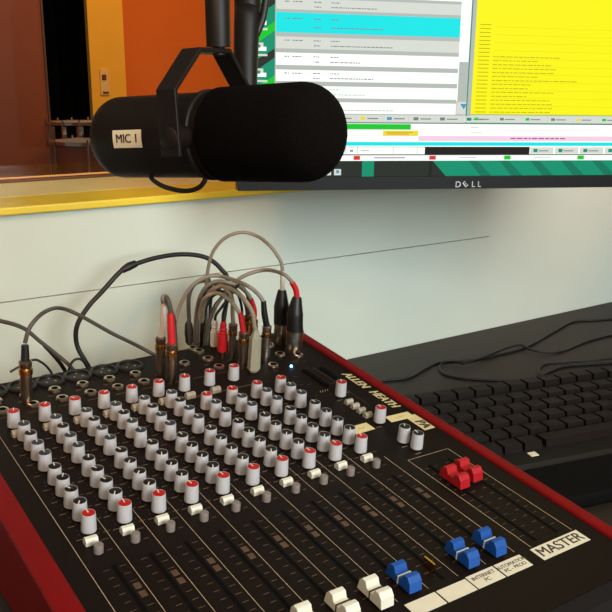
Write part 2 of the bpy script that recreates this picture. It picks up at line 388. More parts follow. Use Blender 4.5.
for u, v, s in ((330, -81, 10), (331, -143, 10), (327, -183, 8), (330, -198, 8)):
    line(u - s, v - 8, u - s + 7, v - 8, 1.2, 'inkdim'); line(u + s - 2, v + 3, u + s + 4, v + 3, 1, 'inkdim')
for i in range(26):
    u = random.uniform(300, 350); v = random.uniform(-80, 10); line(u, v, u + random.uniform(2, 6), v, 0.9, 'inkbrown')
for i in range(4): line(316 + i * 3, -66, 318 + i * 3, -66 + 3, 0.6, 'ink')
pn.build('front_panel', console)
# red side cheeks, rounded on top
cp = [(V0 - 0.006, 0.003), (V0 - 0.008, -0.02)] + [(bf[0] - 0.006, bf[1] - 0.004), (bb[0] + 0.006, bb[1] - 0.004)] + [(V1 + 0.008, -0.012), (V1 + 0.006, 0.003)]
for (u0, u1) in ((-0.024, -0.0052), (0.3752, 0.3875)):
    b = MB(); b.prism(cp, u0, u1, 0, 'cheek', T); b.build('side_cheek', console, bevel=0.003, label='red moulded side cheek')
# feet touch the desk
for (u, y) in ((20, -0.37), (350, -0.37), (20, 0.06), (350, 0.06)):
    v, h = loc_of(y, DESK); q = Vector((u * mm, v, h)) - OFF
    b = MB(); b.lathe([(0.009, 0), (0.009, 0.0065)], 'black', Matrix.Translation(q + Vector((0, 0, .0003))) @ Matrix.Rotation(-TILT, 4, 'X')); b.build('foot', console)

# knobs -------------------------------------------------------------
def knob_meshes():
    a = MB(); a.lathe([(4.2 * mm, 0), (4.2 * mm, 1.6 * mm)], 'black'); a.lathe([(5.7 * mm, 1.3 * mm), (5.75 * mm, 2.6 * mm), (5.2 * mm, 15.4 * mm), (5.05 * mm, 16.0 * mm), (4.88 * mm, 16.0 * mm), (4.85 * mm, 15.0 * mm)], 'knob', n=28)
    return a.mesh('knob')
KM = knob_meshes(); CAPM = {}
for k in ('capred', 'capgrey', 'capblack'):
    a = MB(); a.lathe([(4.87 * mm, 14.8 * mm), (4.87 * mm, 15.85 * mm), (4.5 * mm, 15.95 * mm)], k); CAPM[k] = a.mesh('cap')
a = MB(); a.box((-0.42 * mm, 0.6 * mm, 15.2 * mm), (0.42 * mm, 5.1 * mm, 16.35 * mm), 'white'); PM = a.mesh('pointer')
def knob(u, v, cap, ang, scale=1.0):
    o = link_mesh('knob', KM, console, PL(u, v), (0, 0, math.radians(-ang)), {'capred': 'white knob with red top', 'capgrey': 'white knob with slate grey top', 'capblack': 'white knob with black top'}[cap])
    o.scale = (scale,) * 3
    link_mesh('knob_cap', CAPM[cap], o, (0, 0, 0)); link_mesh('pointer', PM, o, (0, 0, 0))
RV = [0, -28.2, -46.1, -64.2, -82.8, -106.4, -124.7, -143.1, -161.5, -179.3]
for c in range(1, 11):
    for r in range(10):
        if r == 0 and c == 10: continue
        if r == 1 and c >= 7: continue
        cap = 'capred' if r in (0, 9) or (r == 2 and c >= 7) else ('capblack' if r == 2 or r >= 5 else 'capgrey')
        if r == 0: a = random.choice((20, 35, -30, 60))
        elif r == 9: a = random.uniform(-8, 12)
        elif r <= 4: a = random.uniform(-14, 14)
        else: a = -150 + random.uniform(-6, 10)
        if r in (5, 6, 7) and c <= 2: a = random.uniform(-40, 30)
        if r == 5: a = random.uniform(-25, 20)
        knob(28 * c - (1 if r == 0 else 0), RV[r] - (2 if r == 0 else 0), cap, a)
for (u, v, cap) in ((330, -81, 'capred'), (331, -143, 'capred'), (327, -183, 'capblack'), (330, -198, 'capblack')): knob(u, v, cap, random.uniform(0, 30))

# push buttons, meters, led -----------------------------------------
def button_mesh(m):
    a = MB(); a.prism([(-3.2 * mm, 0), (3.2 * mm, 0), (3.2 * mm, 3.2 * mm), (1.2 * mm, 5.6 * mm), (-1.8 * mm, 5.6 * mm), (-3.2 * mm, 3.2 * mm)], -4.7 * mm, 4.7 * mm, 0, m); return a.mesh('push_button')
BW, BB = button_mesh('white'), button_mesh('beige')
a = MB(); a.lathe([(3.5 * mm, 0), (3.5 * mm, 6.2 * mm), (3.1 * mm, 6.8 * mm)], 'greybtn', n=20); BG = a.mesh('push_button')
for c in range(1, 11):
    u = 28 * c
    link_mesh('push_button', BW, console, PL(u - 4, -193.5), label='white wedge-shaped push button')
    link_mesh('push_button', BG, console, PL(u - 3, -206), label='round grey push button')
    if c < 9: link_mesh('push_button', BB, console, PL(u - 3, -18.5), label='beige push button')
for i in range(4):
    o = link_mesh('push_button', BB, console, PL(327.5, -98.5 - 10.2 * i), label='beige push button'); o.scale = (0.85, 0.85, 0.85)
for (u, va, vb) in ((331, -13, -57), (351, -15, -62)):
    a = MB(); a.box((-2.8 * mm, -22 * mm, 0), (2.8 * mm, 22 * mm, 1.4 * mm), 'slot', ch=0.5 * mm); a.build('level_meter', console, PL(u, (va + vb) / 2))
a = MB(); a.lathe([(1.5 * mm, 0), (1.5 * mm, 1.4 * mm), (0.8 * mm, 2.2 * mm)], 'led', n=12); a.build('power_light', console, PL(323, -1), label='lit blue power light')

# fader caps ----------------------------------------------------------
def fader(u, v, m, sc_=1.0):
    k = mm * sc_; hl = 13.5
    a = MB(); prof = [(-hl, 2), (hl, 2), (hl - 1.5, 9.5), (hl - 4.5, 13), (hl - 8.5, 12.6), (3.0, 8.2), (-3.0, 8.2), (-(hl - 8.5), 12.6), (-(hl - 4.5), 13), (-(hl - 1.5), 9.5)]
    a.prism([(x * k, z * k) for x, z in prof], -5.6 * k, 5.6 * k, 0, m)
    o = a.build('fader_cap', console, PL(u, v), bevel=0.0005, label={'blue': 'blue fader cap', 'redf': 'red fader cap', 'white': 'white fader cap'}[m])
    if m != 'redf':
        a = MB(); a.box((-5.75 * k, -0.6 * k, 2.2 * k), (5.75 * k, 0.6 * k, 8.5 * k), 'white' if m == 'blue' else 'black'); a.build('centre_line', o)
    a = MB(); a.box((-0.6 * k, -3 * k, -1 * k), (0.6 * k, 3 * k, 3 * k), 'dmetal'); a.build('stem', o)
for c in (1, 2, 3, 4, 5, 6): fader(28 * c, -342, 'white')
for c in (7, 9, 10): fader(28 * c - 0.5, -339, 'blue')
fader(320.5, -258, 'redf'); fader(338.5, -255, 'redf')
a = MB(); a.box((-0.7 * mm, -5.5 * mm, -1 * mm), (0.7 * mm, 5.5 * mm, 8 * mm), 'gold'); a.build('fader_stem', console, PL(222, -336), label='bare fader stem without its cap')

# sockets ---------------------------------------------------------------
def jack_mesh():
    a = MB(); a.lathe([(6.4 * mm, 0), (6.4 * mm, 1.0 * mm)], 'dmetal', n=6, smooth=False)
    a.lathe([(5.6 * mm, 1.0 * mm), (5.6 * mm, 2.2 * mm), (4.9 * mm, 2.6 * mm), (3.3 * mm, 2.6 * mm)], 'metal', n=20)
    a.lathe([(3.3 * mm, 2.62 * mm), (3.2 * mm, 2.66 * mm)], 'slot', n=20); return a.mesh('jack_socket')
JM = jack_mesh()
a = MB(); a.lathe([(14 * mm, 0), (14 * mm, 1.6 * mm), (12.6 * mm, 2.6 * mm), (11 * mm, 2.6 * mm), (10.6 * mm, 0.6 * mm)], 'black', n=32)
for k in range(3):
    t_ = 2 * PI * k / 3 + PI / 2; a.cyl((5 * mm * math.cos(t_), 5 * mm * math.sin(t_), 0.3 * mm), (5 * mm * math.cos(t_), 5 * mm * math.sin(t_), 1.4 * mm), 1.3 * mm, 1.2 * mm, 'dmetal', 8)
XM = a.mesh('xlr_socket')
for c in range(1, 7):
    link_mesh('jack_socket', JM, console, PL(28 * c - 1.5, 31)); link_mesh('jack_socket', JM, console, PL(28 * c - 1.5, 52))
    link_mesh('xlr_socket', XM, console, PL(28 * c + 1, 72))
def pj(px, py):   # pixel on the panel plane -> panel mm
    d = Ri @ ray(px, py); c0 = Ri @ CAM; k = -c0.z / d.z; q = c0 + d * k; return q.x / mm, q.y / mm
for px, py in ((208, 359.5), (184.6, 364), (219, 367.5), (280, 355), (273, 366), (298, 356), (269.4, 346), (199, 352), (192.5, 349)):
    u, v = pj(px, py); link_mesh('jack_socket', JM, console, PL(u, v))
u, v = pj(316, 352)
# lettering on the console -----------------------------------------------
RZ = (0, 0, -PI / 2)
for body, v0 in (('ALLEN', -59), ('HEATH', -107)):
    me = embolden(text_mesh(body, 14 * mm, 'letter', 0, 0.1 * mm, sp=1.0), 0.45 * mm)
    x0_ = min(v.co.x for v in me.vertices); x1_ = max(v.co.x for v in me.vertices); y0_ = min(v.co.y for v in me.vertices); y1_ = max(v.co.y for v in me.vertices)
    for v in me.vertices:
        v.co.y = ((v.co.y - y0_) / (y1_ - y0_) - .5) * 10 * mm; v.co.x = ((v.co.x - x0_) / (x1_ - x0_) - .5) * 38 * mm + v.co.y * 0.2
    link_mesh('lettering', me, console, PL(366.8, v0, 0.25), RZ)
bad = MB(); bad.box((-15 * mm, -6.5 * mm, 0), (15 * mm, 6.5 * mm, 0.2 * mm), 'letter'); bo = bad.build('series_badge', console, PL(366.5, -161, 0.05), RZ)
link_mesh('lettering', embolden(text_mesh('PA', 13 * mm, 'txt', 0, 0.1 * mm, shear=0.2), .6 * mm), bo, (4 * mm, 0, 0.32 * mm))
def sticker(u, v, w_, h_, lines, size, m='paper', rz=0.0, hh=0.15):
    a = MB(); a.box((-w_ / 2 * mm, -h_ / 2 * mm, 0), (w_ / 2 * mm, h_ / 2 * mm, 0.25 * mm), m)
    o = a.build('sticker', console, PL(u, v, hh), (0, 0, rz))
    for i, s in enumerate(lines):
        y = (len(lines) - 1) / 2 - i
        link_mesh('lettering', embolden(text_mesh(s, size * mm, 'txt', 0.0 * mm, 0.02 * mm), size * 2.2e-5), o, (0, y * size * mm, 0.3 * mm))
    return o
def lab(o, s): o['label'] = s
lab(sticker(333, -363, 53, 14.5, ['MASTER'], 13.5), 'white paper sticker reading MASTER')
lab(sticker(281, -363, 27, 14, ['AUTOMATION', 'PC - PROD'], 4.6), 'white sticker reading AUTOMATION PC - PROD')
lab(sticker(252.5, -363, 27, 14, ['INTERNET', 'PC'], 4.8), 'white sticker reading INTERNET PC')
lab(sticker(224, -363.5, 27.5, 13, [], 4), 'blank cream sticker')
lab(sticker(195, -363.5, 27.5, 13, [], 4), 'blank cream sticker')
def px_sticker(pts, m, label, txt=None, size=4):
    q = [pj(*p) for p in pts]; cu = sum(x for x, _ in q) / 4; cv = sum(y for _, y in q) / 4
    d = Vector((q[1][0] - q[0][0], q[1][1] - q[0][1])); e = Vector((q[3][0] - q[0][0], q[3][1] - q[0][1]))
    o = sticker(cu, cv, d.length, e.length, [txt] if txt else [], size, m, math.atan2(d.y, d.x), 0.4); lab(o, label)
px_sticker([(355, 435), (349, 427.5), (366.9, 423), (374, 429)][0:1] + [(374, 429.5), (366.5, 423), (349, 428)], 'yellowpaper', 'small cream tape strip beside the lower red-topped knob', '------', 4)
px_sticker([(391, 423), (414, 417.5), (408, 411.5), (385, 417.5)], 'yellowpaper', 'long cream tape strip over the series badge', '- ----- -', 4)

# ================================================================== PLUGS AND CABLES
NR = Rt @ Vector((0, 0, 1))
def on_panel(px, py): u, v = pj(px, py); return W(u, v)
def Ybez(px, py, y): return at_plane(px, py, 1, y)
def make_plug(t, base, top, m, r, style='jack'):
    """a plug standing on its socket, between two world points"""
    d = top - base; Ln = d.length
    T_ = Matrix.Translation(base) @ d.to_track_quat('Z', 'Y').to_matrix().to_4x4()
    a = MB()
    if style == 'jack':
        a.lathe([(r * .62, 0), (r * .62, Ln * .08), (r * .86, Ln * .10), (r * .86, Ln * .66), (r * .86, Ln * .68), (r * .86, Ln * .80), (r * .82, Ln * .82), (r * .95, Ln * .86), (r * .95, Ln * .97), (r * .6, Ln)], m, T_, 18)
        a.lathe([(r * .8, Ln * .665), (r, Ln * .68), (r, Ln * .80), (r * .8, Ln * .815)], 'gold', T_, 18)
    elif style == 'square':
        for (z0, z1, q0, q1) in ((0, .06, .7, .9), (.06, .84, .98, .9), (.84, 1.0, .75, .45)):
            a.lathe([(r * q0, Ln * z0), (r * q1, Ln * z1)], m, T_ @ Matrix.Rotation(0.5, 4, 'Z'), 6, smooth=False)
    elif style == 'rca':
        a.lathe([(r * .5, 0), (r * .5, Ln * .15)], 'gold', T_, 12)
        a.lathe([(r * .9, Ln * .15), (r, Ln * .22), (r, Ln * .62), (r * .72, Ln * .64), (r * .86, Ln * .69), (r * .62, Ln * .72), (r * .8, Ln * .78), (r * .55, Ln * .82), (r * .68, Ln * .88), (r * .45, Ln)], m, T_, 18)
    elif style == 'xlr':
        a.lathe([(r * .95, 0), (r, Ln * .03), (r, Ln * .88), (r * 1.05, Ln * .9), (r * 1.05, Ln)], m, T_, 24)
    a.build('plug', t, label=None)
    return T_
CR_ = 0.0021
def cable_thing(label, pts, r, m, plugs=(), name='audio_cable', group=None):
    """plugs: (base px, top px, material, radius, style, sleeve px or None, sleeve material, radius)"""
    t = thing(name, label, 'cable', (0, 0, 0), group=group)
    a = MB(); a.tube(pts, r, m); a.build('cord', t)
    for pl in plugs:
        base, top, pm, pr_, st, sl, sm_, sr = pl
        make_plug(t, base, top, pm, pr_, st)
        if sl is not None:
            a = MB(); a.tube([top - (top - base).normalized() * 0.002] + sl, sr, sm_, rs=[sr] * len(sl) + [sr * (.52 if st == 'xlr' else .8)]); a.build('sleeve', t, label={'redrub': 'red sleeve', 'whiterub': 'white sleeve', 'cabblack': 'black sleeve', 'black': 'black boot'}.get(sm_))
    return t
def stand(px, py, hpx):
    """world base on the panel at pixel, and the point above it (along the panel normal) that shows hpx pixels higher"""
    bp = on_panel(px, py); 
    d1 = (bp - CAM).dot(Vector(CR[2])); h = hpx / FPX * d1 / 0.935
    return bp, bp + NR * h
def lvl(px, py, ref): return at_plane(px, py, 1, ref.y)          # point over the pixel, at the same distance from the wall as ref
PXM = 0.00092                                                     # metres per pixel near the sockets
# A: left edge plug with the grey cable that arcs to the pair
b0, t0 = stand(27, 402, 43)
pts = [lvl(25, 343, t0), lvl(30, 327, t0), Ybez(43, 313, t0.y + .01), Ybez(59, 308, .085), Ybez(79, 315, .09), Ybez(111.5, 333, .095), Ybez(138, 346, .10), Ybez(158, 357, .10), Ybez(172, 366, .115)]
cable_thing('grey cable arching from the plug at the far left corner of the console', pts, .0020, 'cabdark', [(b0, t0, 'dmetal', .0064, 'jack', [lvl(25, 345, t0)], 'cabblack', .0042)])
# B: dark grey cable rising from behind the rear corner
cable_thing('charcoal cable slanting down behind the rear left corner', [Ybez(-30, 318, .12), Ybez(0, 321, .13), Ybez(23, 328, .135), Ybez(39.6, 341, .135), Ybez(56, 354, .135), Ybez(70.7, 367, .135), Ybez(90, 392, .14)], .0022, 'cabdark')
cable_thing('thin black cable looping low behind the leftmost socket', [Ybez(10, 372, .13), Ybez(31, 360.5, .13), Ybez(41, 362, .13), Ybez(51, 372, .13), Ybez(58, 390, .13)], .0013, 'cabblack')
cable_thing('short black lead crossing behind the slanting charcoal cable', [Ybez(44, 345, .16), Ybez(56, 358, .15), Ybez(64, 369, .15), Ybez(72, 385, .15)], .0022, 'cabblack')
cable_thing('small black cable loop beside the thick black lead', [Ybez(66, 380, .125), Ybez(71, 364, .125), Ybez(77, 359, .125), Ybez(84, 362, .125), Ybez(92, 378, .125)], .0014, 'cabblack')
# C: thick black cable with joint
t = cable_thing('thick black cable with a taped joint arching high against the wall', [Ybez(104, 392, .15), Ybez(87, 364, .15), Ybez(77, 345, .155), Ybez(77, 326, .155), Ybez(88, 307, .155), Ybez(101.7, 292, .155), Ybez(121, 271, .155), Ybez(133, 265, .155), Ybez(157, 257.6, .155), Ybez(183, 254.3, .155), Ybez(206, 257.6, .15), Ybez(221, 269, .14), Ybez(228, 284, .135), Ybez(222, 330, .13), Ybez(215, 360, .13)], .0027, 'cabblack')
a = MB(); a.tube([Ybez(122, 270.5, .155), Ybez(129, 266.5, .155), Ybez(136, 263.5, .155)], .0046, 'cabblack', rs=[.0035, .0048, .004]); a.build('taped_joint', t)
# D: front jack pair (white and red sleeves)
b1, t1 = stand(171, 382, 40); b2, t2 = stand(160, 374, 38)
cable_thing('black lead with red sleeve hooking into the front brass plug of the pair', [lvl(171, 316, t1), lvl(169, 303, t1), Ybez(166, 297.5, t1.y + .006), Ybez(168, 304, t1.y + .016), Ybez(174, 320, .085), Ybez(176, 345, .10), Ybez(178, 362, .11)], .0022, 'cabdark', [(b1, t1, 'dmetal', .0062, 'jack', [lvl(171, 328, t1), lvl(170.5, 313, t1)], 'redrub', .0040)])
cable_thing('grey lead with white sleeve in the rear brass plug of the pair', [lvl(163.5, 306, t2), lvl(162.5, 299, t2), Ybez(164, 296, t2.y + .004), Ybez(168, 299, t2.y + .014), Ybez(172, 315, .095), Ybez(174, 345, .11), Ybez(175, 362, .115)], .0020, 'cabgrey', [(b2, t2, 'dmetal', .0056, 'jack', [lvl(163, 322, t2), lvl(163.5, 303, t2)], 'whiterub', .0032)])
# E: RCA pair
b3, t3 = stand(222, 356, 35); b4, t4 = stand(214, 350, 30)
cable_thing('thin black lead ending in the red ribbed phono plug', [t3 - NR * .002, lvl(223, 315, t3), lvl(227, 303, t3), Ybez(232, 294, .08), Ybez(240, 285, .09), Ybez(248, 300, .12), Ybez(250, 350, .125)], .0016, 'cabblack', [(b3, t3, 'redrub', .0056, 'rca', None, None, 0)])
cable_thing('thin black lead ending in the white ribbed phono plug', [t4 - NR * .002, lvl(216, 315, t4), lvl(222, 307, t4), Ybez(229, 298, .085), Ybez(236, 292, .10), Ybez(242, 310, .125), Ybez(242, 350, .13)], .0016, 'cabblack', [(b4, t4, 'whiterub', .0048, 'rca', None, None, 0)])
# F: jack cluster
b5, t5 = stand(242, 366, 35)
cable_thing('beige cable arching low to the jack plug with the short red sleeve', [lvl(240, 314, t5), Ybez(236, 308, t5.y + .003), Ybez(231.5, 301.7, t5.y + .01), Ybez(219, 293.5, .08), Ybez(206, 297, .095), Ybez(200, 312, .115), Ybez(198, 335, .125), Ybez(198, 362, .13)], .0022, 'cabbeige', [(b5, t5, 'dmetal', .0056, 'jack', [lvl(242, 322, t5), lvl(240, 312, t5)], 'redrub', .0032)])
b6, t6 = stand(253.5, 371, 41)
cable_thing('beige cable arching to the beige six-sided moulded plug', [t6 - NR * .002, lvl(254, 324, t6), lvl(252, 312, t6), Ybez(242, 297, t6.y + .01), Ybez(226, 287, .08), Ybez(212, 290, .10), Ybez(204, 305, .12), Ybez(202, 330, .13), Ybez(202, 362, .135)], .0024, 'cabbeige', [(b6, t6, 'beigeplug', .0070, 'square', None, None, 0)])
b7, t7 = stand(252, 350, 31)
cable_thing('grey cable arching to the half-hidden brass plug with a tall red sleeve', [lvl(251, 299, t7), Ybez(247, 293, t7.y + .005), Ybez(238, 286, .09), Ybez(219, 281, .10), Ybez(206, 287, .11), Ybez(198, 303, .125), Ybez(195, 330, .135), Ybez(195, 362, .14)], .0022, 'cabgrey', [(b7, t7, 'gold', .0052, 'jack', [lvl(254, 310, t7), lvl(251, 299, t7)], 'redrub', .0032)])
b8, t8 = stand(265, 360, 35)
cable_thing('grey cable forming the long outer arch to the plug with black sleeve', [lvl(263.5, 302, t8), Ybez(258, 294, t8.y + .004), Ybez(246, 285, t8.y + .01), Ybez(224, 277, .09), Ybez(208, 276.5, .10), Ybez(191, 287, .11), Ybez(180, 306, .12), Ybez(174, 328, .125), Ybez(173, 350, .13)], .0022, 'cabgrey', [(b8, t8, 'metal', .0054, 'jack', [lvl(264.5, 314, t8), lvl(263.5, 301, t8)], 'cabblack', .0034)])
b9, t9 = stand(231.5, 359, 36)
cable_thing('pale cable rising straight from the brass plug beside the red phono', [t9 - NR * .002, lvl(232.5, 312, t9), lvl(232, 298, t9), Ybez(224, 287, .09), Ybez(212, 284, .115), Ybez(205, 300, .135), Ybez(206, 350, .14)], .0022, 'cabbeige', [(b9, t9, 'dmetal', .0050, 'jack', None, None, 0)])
b10, t10 = stand(246, 345, 30)
cable_thing('dark cable leaving the copper-topped plug hidden behind the red sleeve', [t10 - NR * .002, lvl(246, 306, t10), Ybez(240, 294, .10), Ybez(226, 284, .11), Ybez(214, 288, .125), Ybez(210, 310, .14), Ybez(210, 350, .145)], .0020, 'cabdark', [(b10, t10, 'gold', .0048, 'jack', None, None, 0)])
# G: XLR pair
b11, t11 = stand(280, 343, 20); b12, t12 = stand(293.5, 352, 22)
cable_thing('grey cable in the tallest arch ending in the left black and silver XLR plug', [lvl(282.5, 274, t11), Ybez(281, 262, t11.y), Ybez(271, 247, t11.y + .008), Ybez(257, 236, .09), Ybez(241.3, 232.4, .10), Ybez(225, 238, .11), Ybez(213, 252, .12), Ybez(207.6, 272, .13), Ybez(206, 300, .14), Ybez(207, 350, .15)], .0020, 'cabgrey', [(b11, t11, 'metal', .0080, 'xlr', [lvl(281.5, 306, t11), lvl(282, 290, t11)], 'black', .0086), ])
o = C.objects[-1]
a = MB(); a.tube([lvl(282.3, 291, t11), lvl(282.6, 271, t11)], .0026, 'whiterub'); a.build('white_sleeve', [x for x in C.objects if x.type == 'EMPTY'][-1])
cable_thing('grey cable in the lower wide arch ending in the right black and silver XLR plug', [lvl(293.6, 284, t12), Ybez(284, 274.5, t12.y + .004), Ybez(266, 270, .08), Ybez(246, 275, .09), Ybez(232, 285, .10), Ybez(218, 303, .115), Ybez(209, 325, .125), Ybez(206, 350, .13)], .0022, 'cabgrey', [(b12, t12, 'metal', .0094, 'xlr', [lvl(295, 314, t12), lvl(297, 297, t12)], 'black', .0092)])
a = MB(); a.tube([lvl(297, 299, t12), lvl(296, 290, t12), lvl(292, 282.5, t12)], .0031, 'redrub'); a.build('red_sleeve', [x for x in C.objects if x.type == 'EMPTY'][-1])
# H: bundle going down behind the console
hang = [('charcoal cable hanging leftmost in the bundle behind the console', [(191, 350), (189, 320), (189, 296), (196, 283), (210, 280)], .136, .0024, 'cabdark'),
        ('charcoal cable bowing beside the fattest part of the bundle', [(196, 352), (197, 325), (200, 300), (208, 290), (220, 288)], .120, .0028, 'cabdark'),
        ('black cable in the middle of the hanging bundle', [(200, 352), (202, 328), (206, 305), (214, 294), (226, 292)], .128, .0028, 'cabblack'),
        ('charcoal cable at the right side of the hanging bundle', [(204, 352), (207, 330), (214, 308), (224, 296), (234, 292)], .118, .0022, 'cabdark')]
for lb, pts, y, r, m in hang: cable_thing(lb, [Ybez(q[0], q[1], y) for q in pts], r, m)
for px, py, lb in ((189, 333, 'oval black ferrite lump on the left of the cable bundle'), (208, 333, 'oval black ferrite lump on the right of the cable bundle')):
    q = Ybez(px, py, .145); a = MB(); a.lathe([(.002, -.015), (.0045, -.011), (.0055, 0), (.0045, .011), (.002, .015)], 'black', Matrix.Translation(q), 16); tag(a.build('ferrite_bead'), lb, 'ferrite bead')

# desk cables on the right
def dz(px, py, h=.0025): return at_plane(px, py, 2, DESK + h)
def desk_cable(label, pts, r=.0016, hs=None):
    t = thing('desk_cable', label, 'cable'); a = MB(); a.tube([dz(q[0], q[1], r + (hs[i] if hs else 0)) for i, q in enumerate(pts)], r, 'cabblack'); a.build('cord', t)
desk_cable('longest black cable snaking over the bare desk from the red cheek', [(372, 382), (390, 380), (409.6, 377.6), (426, 368.4), (442, 362), (471.7, 360), (498, 355), (527, 347), (553, 332.5), (573, 322), (598, 320), (625, 318)], .0018)
desk_cable('black cable curling back on itself nearest the keyboard', [(462, 361.5), (446, 361), (440, 367), (444, 374), (460, 378), (488, 380), (530.5, 381.5), (543.6, 375), (563, 367), (590, 364.5), (625, 362)], .0018, [.004, .0038] + [0] * 9)
desk_cable('black cable crossing above the other two on the desk', [(462, 364), (484, 357), (504.4, 349), (520.7, 345), (534, 350.5), (560, 352), (590, 340.7), (625, 332)], .0016, [.004, .004, .0036, .004, .0036, 0, 0, 0])
desk_cable('short black cable hook beside the right edge of the desk', [(562, 384), (545, 377), (538.7, 370), (545, 364.5), (565, 362.5), (590, 361), (625, 357)], .0014, [0, .0036, .0036, 0, 0, .0036, .004])

# ================================================================== KEYBOARD
kp = dz(434, 410); kd = (dz(590, 386) - kp); ang = math.atan2(kd.y, kd.x)
kx0 = 0.450; o0 = kp + kd * ((kx0 - kp.x) / kd.x)
kb = thing('keyboard', 'black computer keyboard with brown-black keys to the right of the console', 'keyboard', (o0.x, o0.y, DESK), (0, 0, ang))
KS = 1.28; kb.scale = (KS, KS, 1.15)
b = MB(); b.prism([(0, 0), (0, .022), (-.012, .024), (-.150, .012), (-.155, .009), (-.155, 0)], 0, .455, 0, 'keybase'); b.build('case', kb, bevel=.0015)
km = MB(); kn = 0
kk = MB(); kk.prism([(-.0082, 0), (.0082, 0), (.0066, .0075), (-.0062, .0085)], -.0082, .0082, 0, 'key'); KK = kk.mesh('keycap')
lg = MB(); lg.box((-.003, .001, .0083), (.0005, .0042, .0086), 'legend'); 
for r in range(6):
    y = -.020 - r * .0195 - (.006 if r > 0 else 0)
    z = .0235 + (y + .012) * (.012 / .138) - .001
    xs = [.018 + .0192 * i + (0.0048 * r if 0 < r < 5 else 0) for i in range(15)]
    xs += [.330 + .0192 * i for i in range(6)] if r in (0, 1, 2, 5) else [.368 + .0192 * i for i in range(4)]
    if r == 5: xs = [x for i, x in enumerate(xs) if not 4 <= i <= 8]
    for x in xs:
        if x > .445: continue
        o = link_mesh('keycap', KK, kb, (x, y, z), (math.radians(5), 0, 0)); kn += 1
        l_ = MB(); 
    if r == 5:
        a = MB(); a.prism([(-.0082, 0), (.0082, 0), (.0066, .0075), (-.0062, .0085)], -.045, .045, 0, 'key'); a.build('space_bar', kb, (.018 + .0192 * 6, y, z), (math.radians(5), 0, 0))
pw_ = at_plane(533, 454.5, 2, DESK + .029)
loc = Matrix.Rotation(-ang, 3, 'Z') @ (pw_ - Vector((o0.x, o0.y, DESK))); loc.x /= KS; loc.y /= KS; loc.z = .0258
a = MB(); a.box((-.0035, -.003, 0), (.0035, .003, .0006), 'paper'); a.build('sticker', kb, (loc.x, loc.y, loc.z - .0005), (math.radians(5), 0, 0), label='tiny white sticker on a key')
a = MB(); a.box((0, -.272, 0), (.58, -.203, .016), 'slot'); o = a.build('dark_slab', None, (o0.x, o0.y, DESK), (0, 0, ang), bevel=.005); tag(o, 'long black slab added to fill the dark area in front of the keyboard', 'wrist rest')  # black slab added to fill the dark area before the keyboard

# ================================================================== MONITOR
mp = at_depth(238, 191, 0.93)
mdir = Vector([CR[0][i] * .975 + CR[1][i] * -.05 + CR[2][i] * .217 for i in range(3)]); mdir.z = 0; mdir.normalize()
mang = math.atan2(mdir.y, mdir.x)
mon = thing('computer_monitor', 'black widescreen computer monitor showing white and yellow program windows', 'monitor', mp, (0, math.radians(0.95), mang))
Rm = Matrix.Rotation(mang, 3, 'Z') @ Matrix.Rotation(math.radians(0.95), 3, 'Y'); mn = Rm @ Vector((0, -1, 0))
def mpx(px, py):    # pixel to monitor face coordinates
    d = ray(px, py); k = (mp - CAM).dot(mn) / d.dot(mn); q = Rm.inverted() @ (CAM + d * k - mp); return q.x, q.z
MW = 0.548; MH = 0.362; sx0, sz0 = 0.016, mpx(430, 176.5)[1]; sx1, sz1 = MW - .016, MH - .016
b = MB()
for lo, hi in (((0, 0), (MW, sz0)), ((0, sz1), (MW, MH)), ((0, sz0), (sx0, sz1)), ((sx1, sz0), (MW, sz1))): b.box((lo[0], 0, lo[1]), (hi[0], .018, hi[1]), 'bezel')
b.box((0.001, .006, 0.001), (MW - .001, .035, MH - .001), 'bezel', ch=.006)
b.build('bezel', mon)
me = MB(); YB = .0045
me.box((sx0 - .001, YB, sz0 - .001), (sx1 + .001, .008, sz1 + .001), 's_teal')
lay = [0]
def rect(x0, y0, x1, y1, m, l=1):
    yr = 68 if y1 < 124 else (y0 + y1) / 2
    a = mpx(x0, yr)[0]; c = mpx(x1, yr)[0]; xm = (max(x0, 240) + min(x1, 600)) / 2
    zt = mpx(430, y0)[1]; zb = mpx(430, y1)[1]
    a = max(a, sx0); c = min(c, sx1); zt = min(zt, sz1); zb = max(zb, sz0)
    if c <= a or zt <= zb: return
    y = YB - l * .00012
    me.quad([(a, y, zb), (c, y, zb), (c, y, zt), (a, y, zt)], m)
def poly(pts, m, l=1):
    y = YB - l * .00012; q = [mpx(*p) for p in pts]; me.quad([(min(max(x, sx0), sx1), y, min(max(z, sz0), sz1)) for x, z in q], m)
# desktop wallpaper: dark slashes across the teal
for k in range(9):
    y = -60 + k * 27; poly([(240, y + 14), (276, y), (276, y + 9), (240, y + 25)], ('s_dark', 's_green', 's_dark', 's_teal2')[k % 4] if k % 2 == 0 else 's_green', 1)
rect(200, 160, 363, 185, 's_dark', 2); rect(375, 160, 433, 185, 's_dark', 2); poly([(430, 161), (434, 161), (447, 177.5), (430, 177.5)], 's_dark', 2)
for x in range(470, 690, 31): poly([(x, 161), (x + 9, 161), (x + 23, 177), (x + 12, 177)], 's_teal3', 1)
rect(200, 165, 433, 166, 's_btn', 3) if False else None
# icons on the desktop
for y in (27, 52, 77):
    rect(257, y - 5, 264, y + 3, 's_light', 4); rect(255, y - 1, 267, y + 3, 's_white', 5); rect(258, y - 3, 261, y, 's_teal', 6); rect(255, y + 6, 268, y + 8, 's_light', 5)
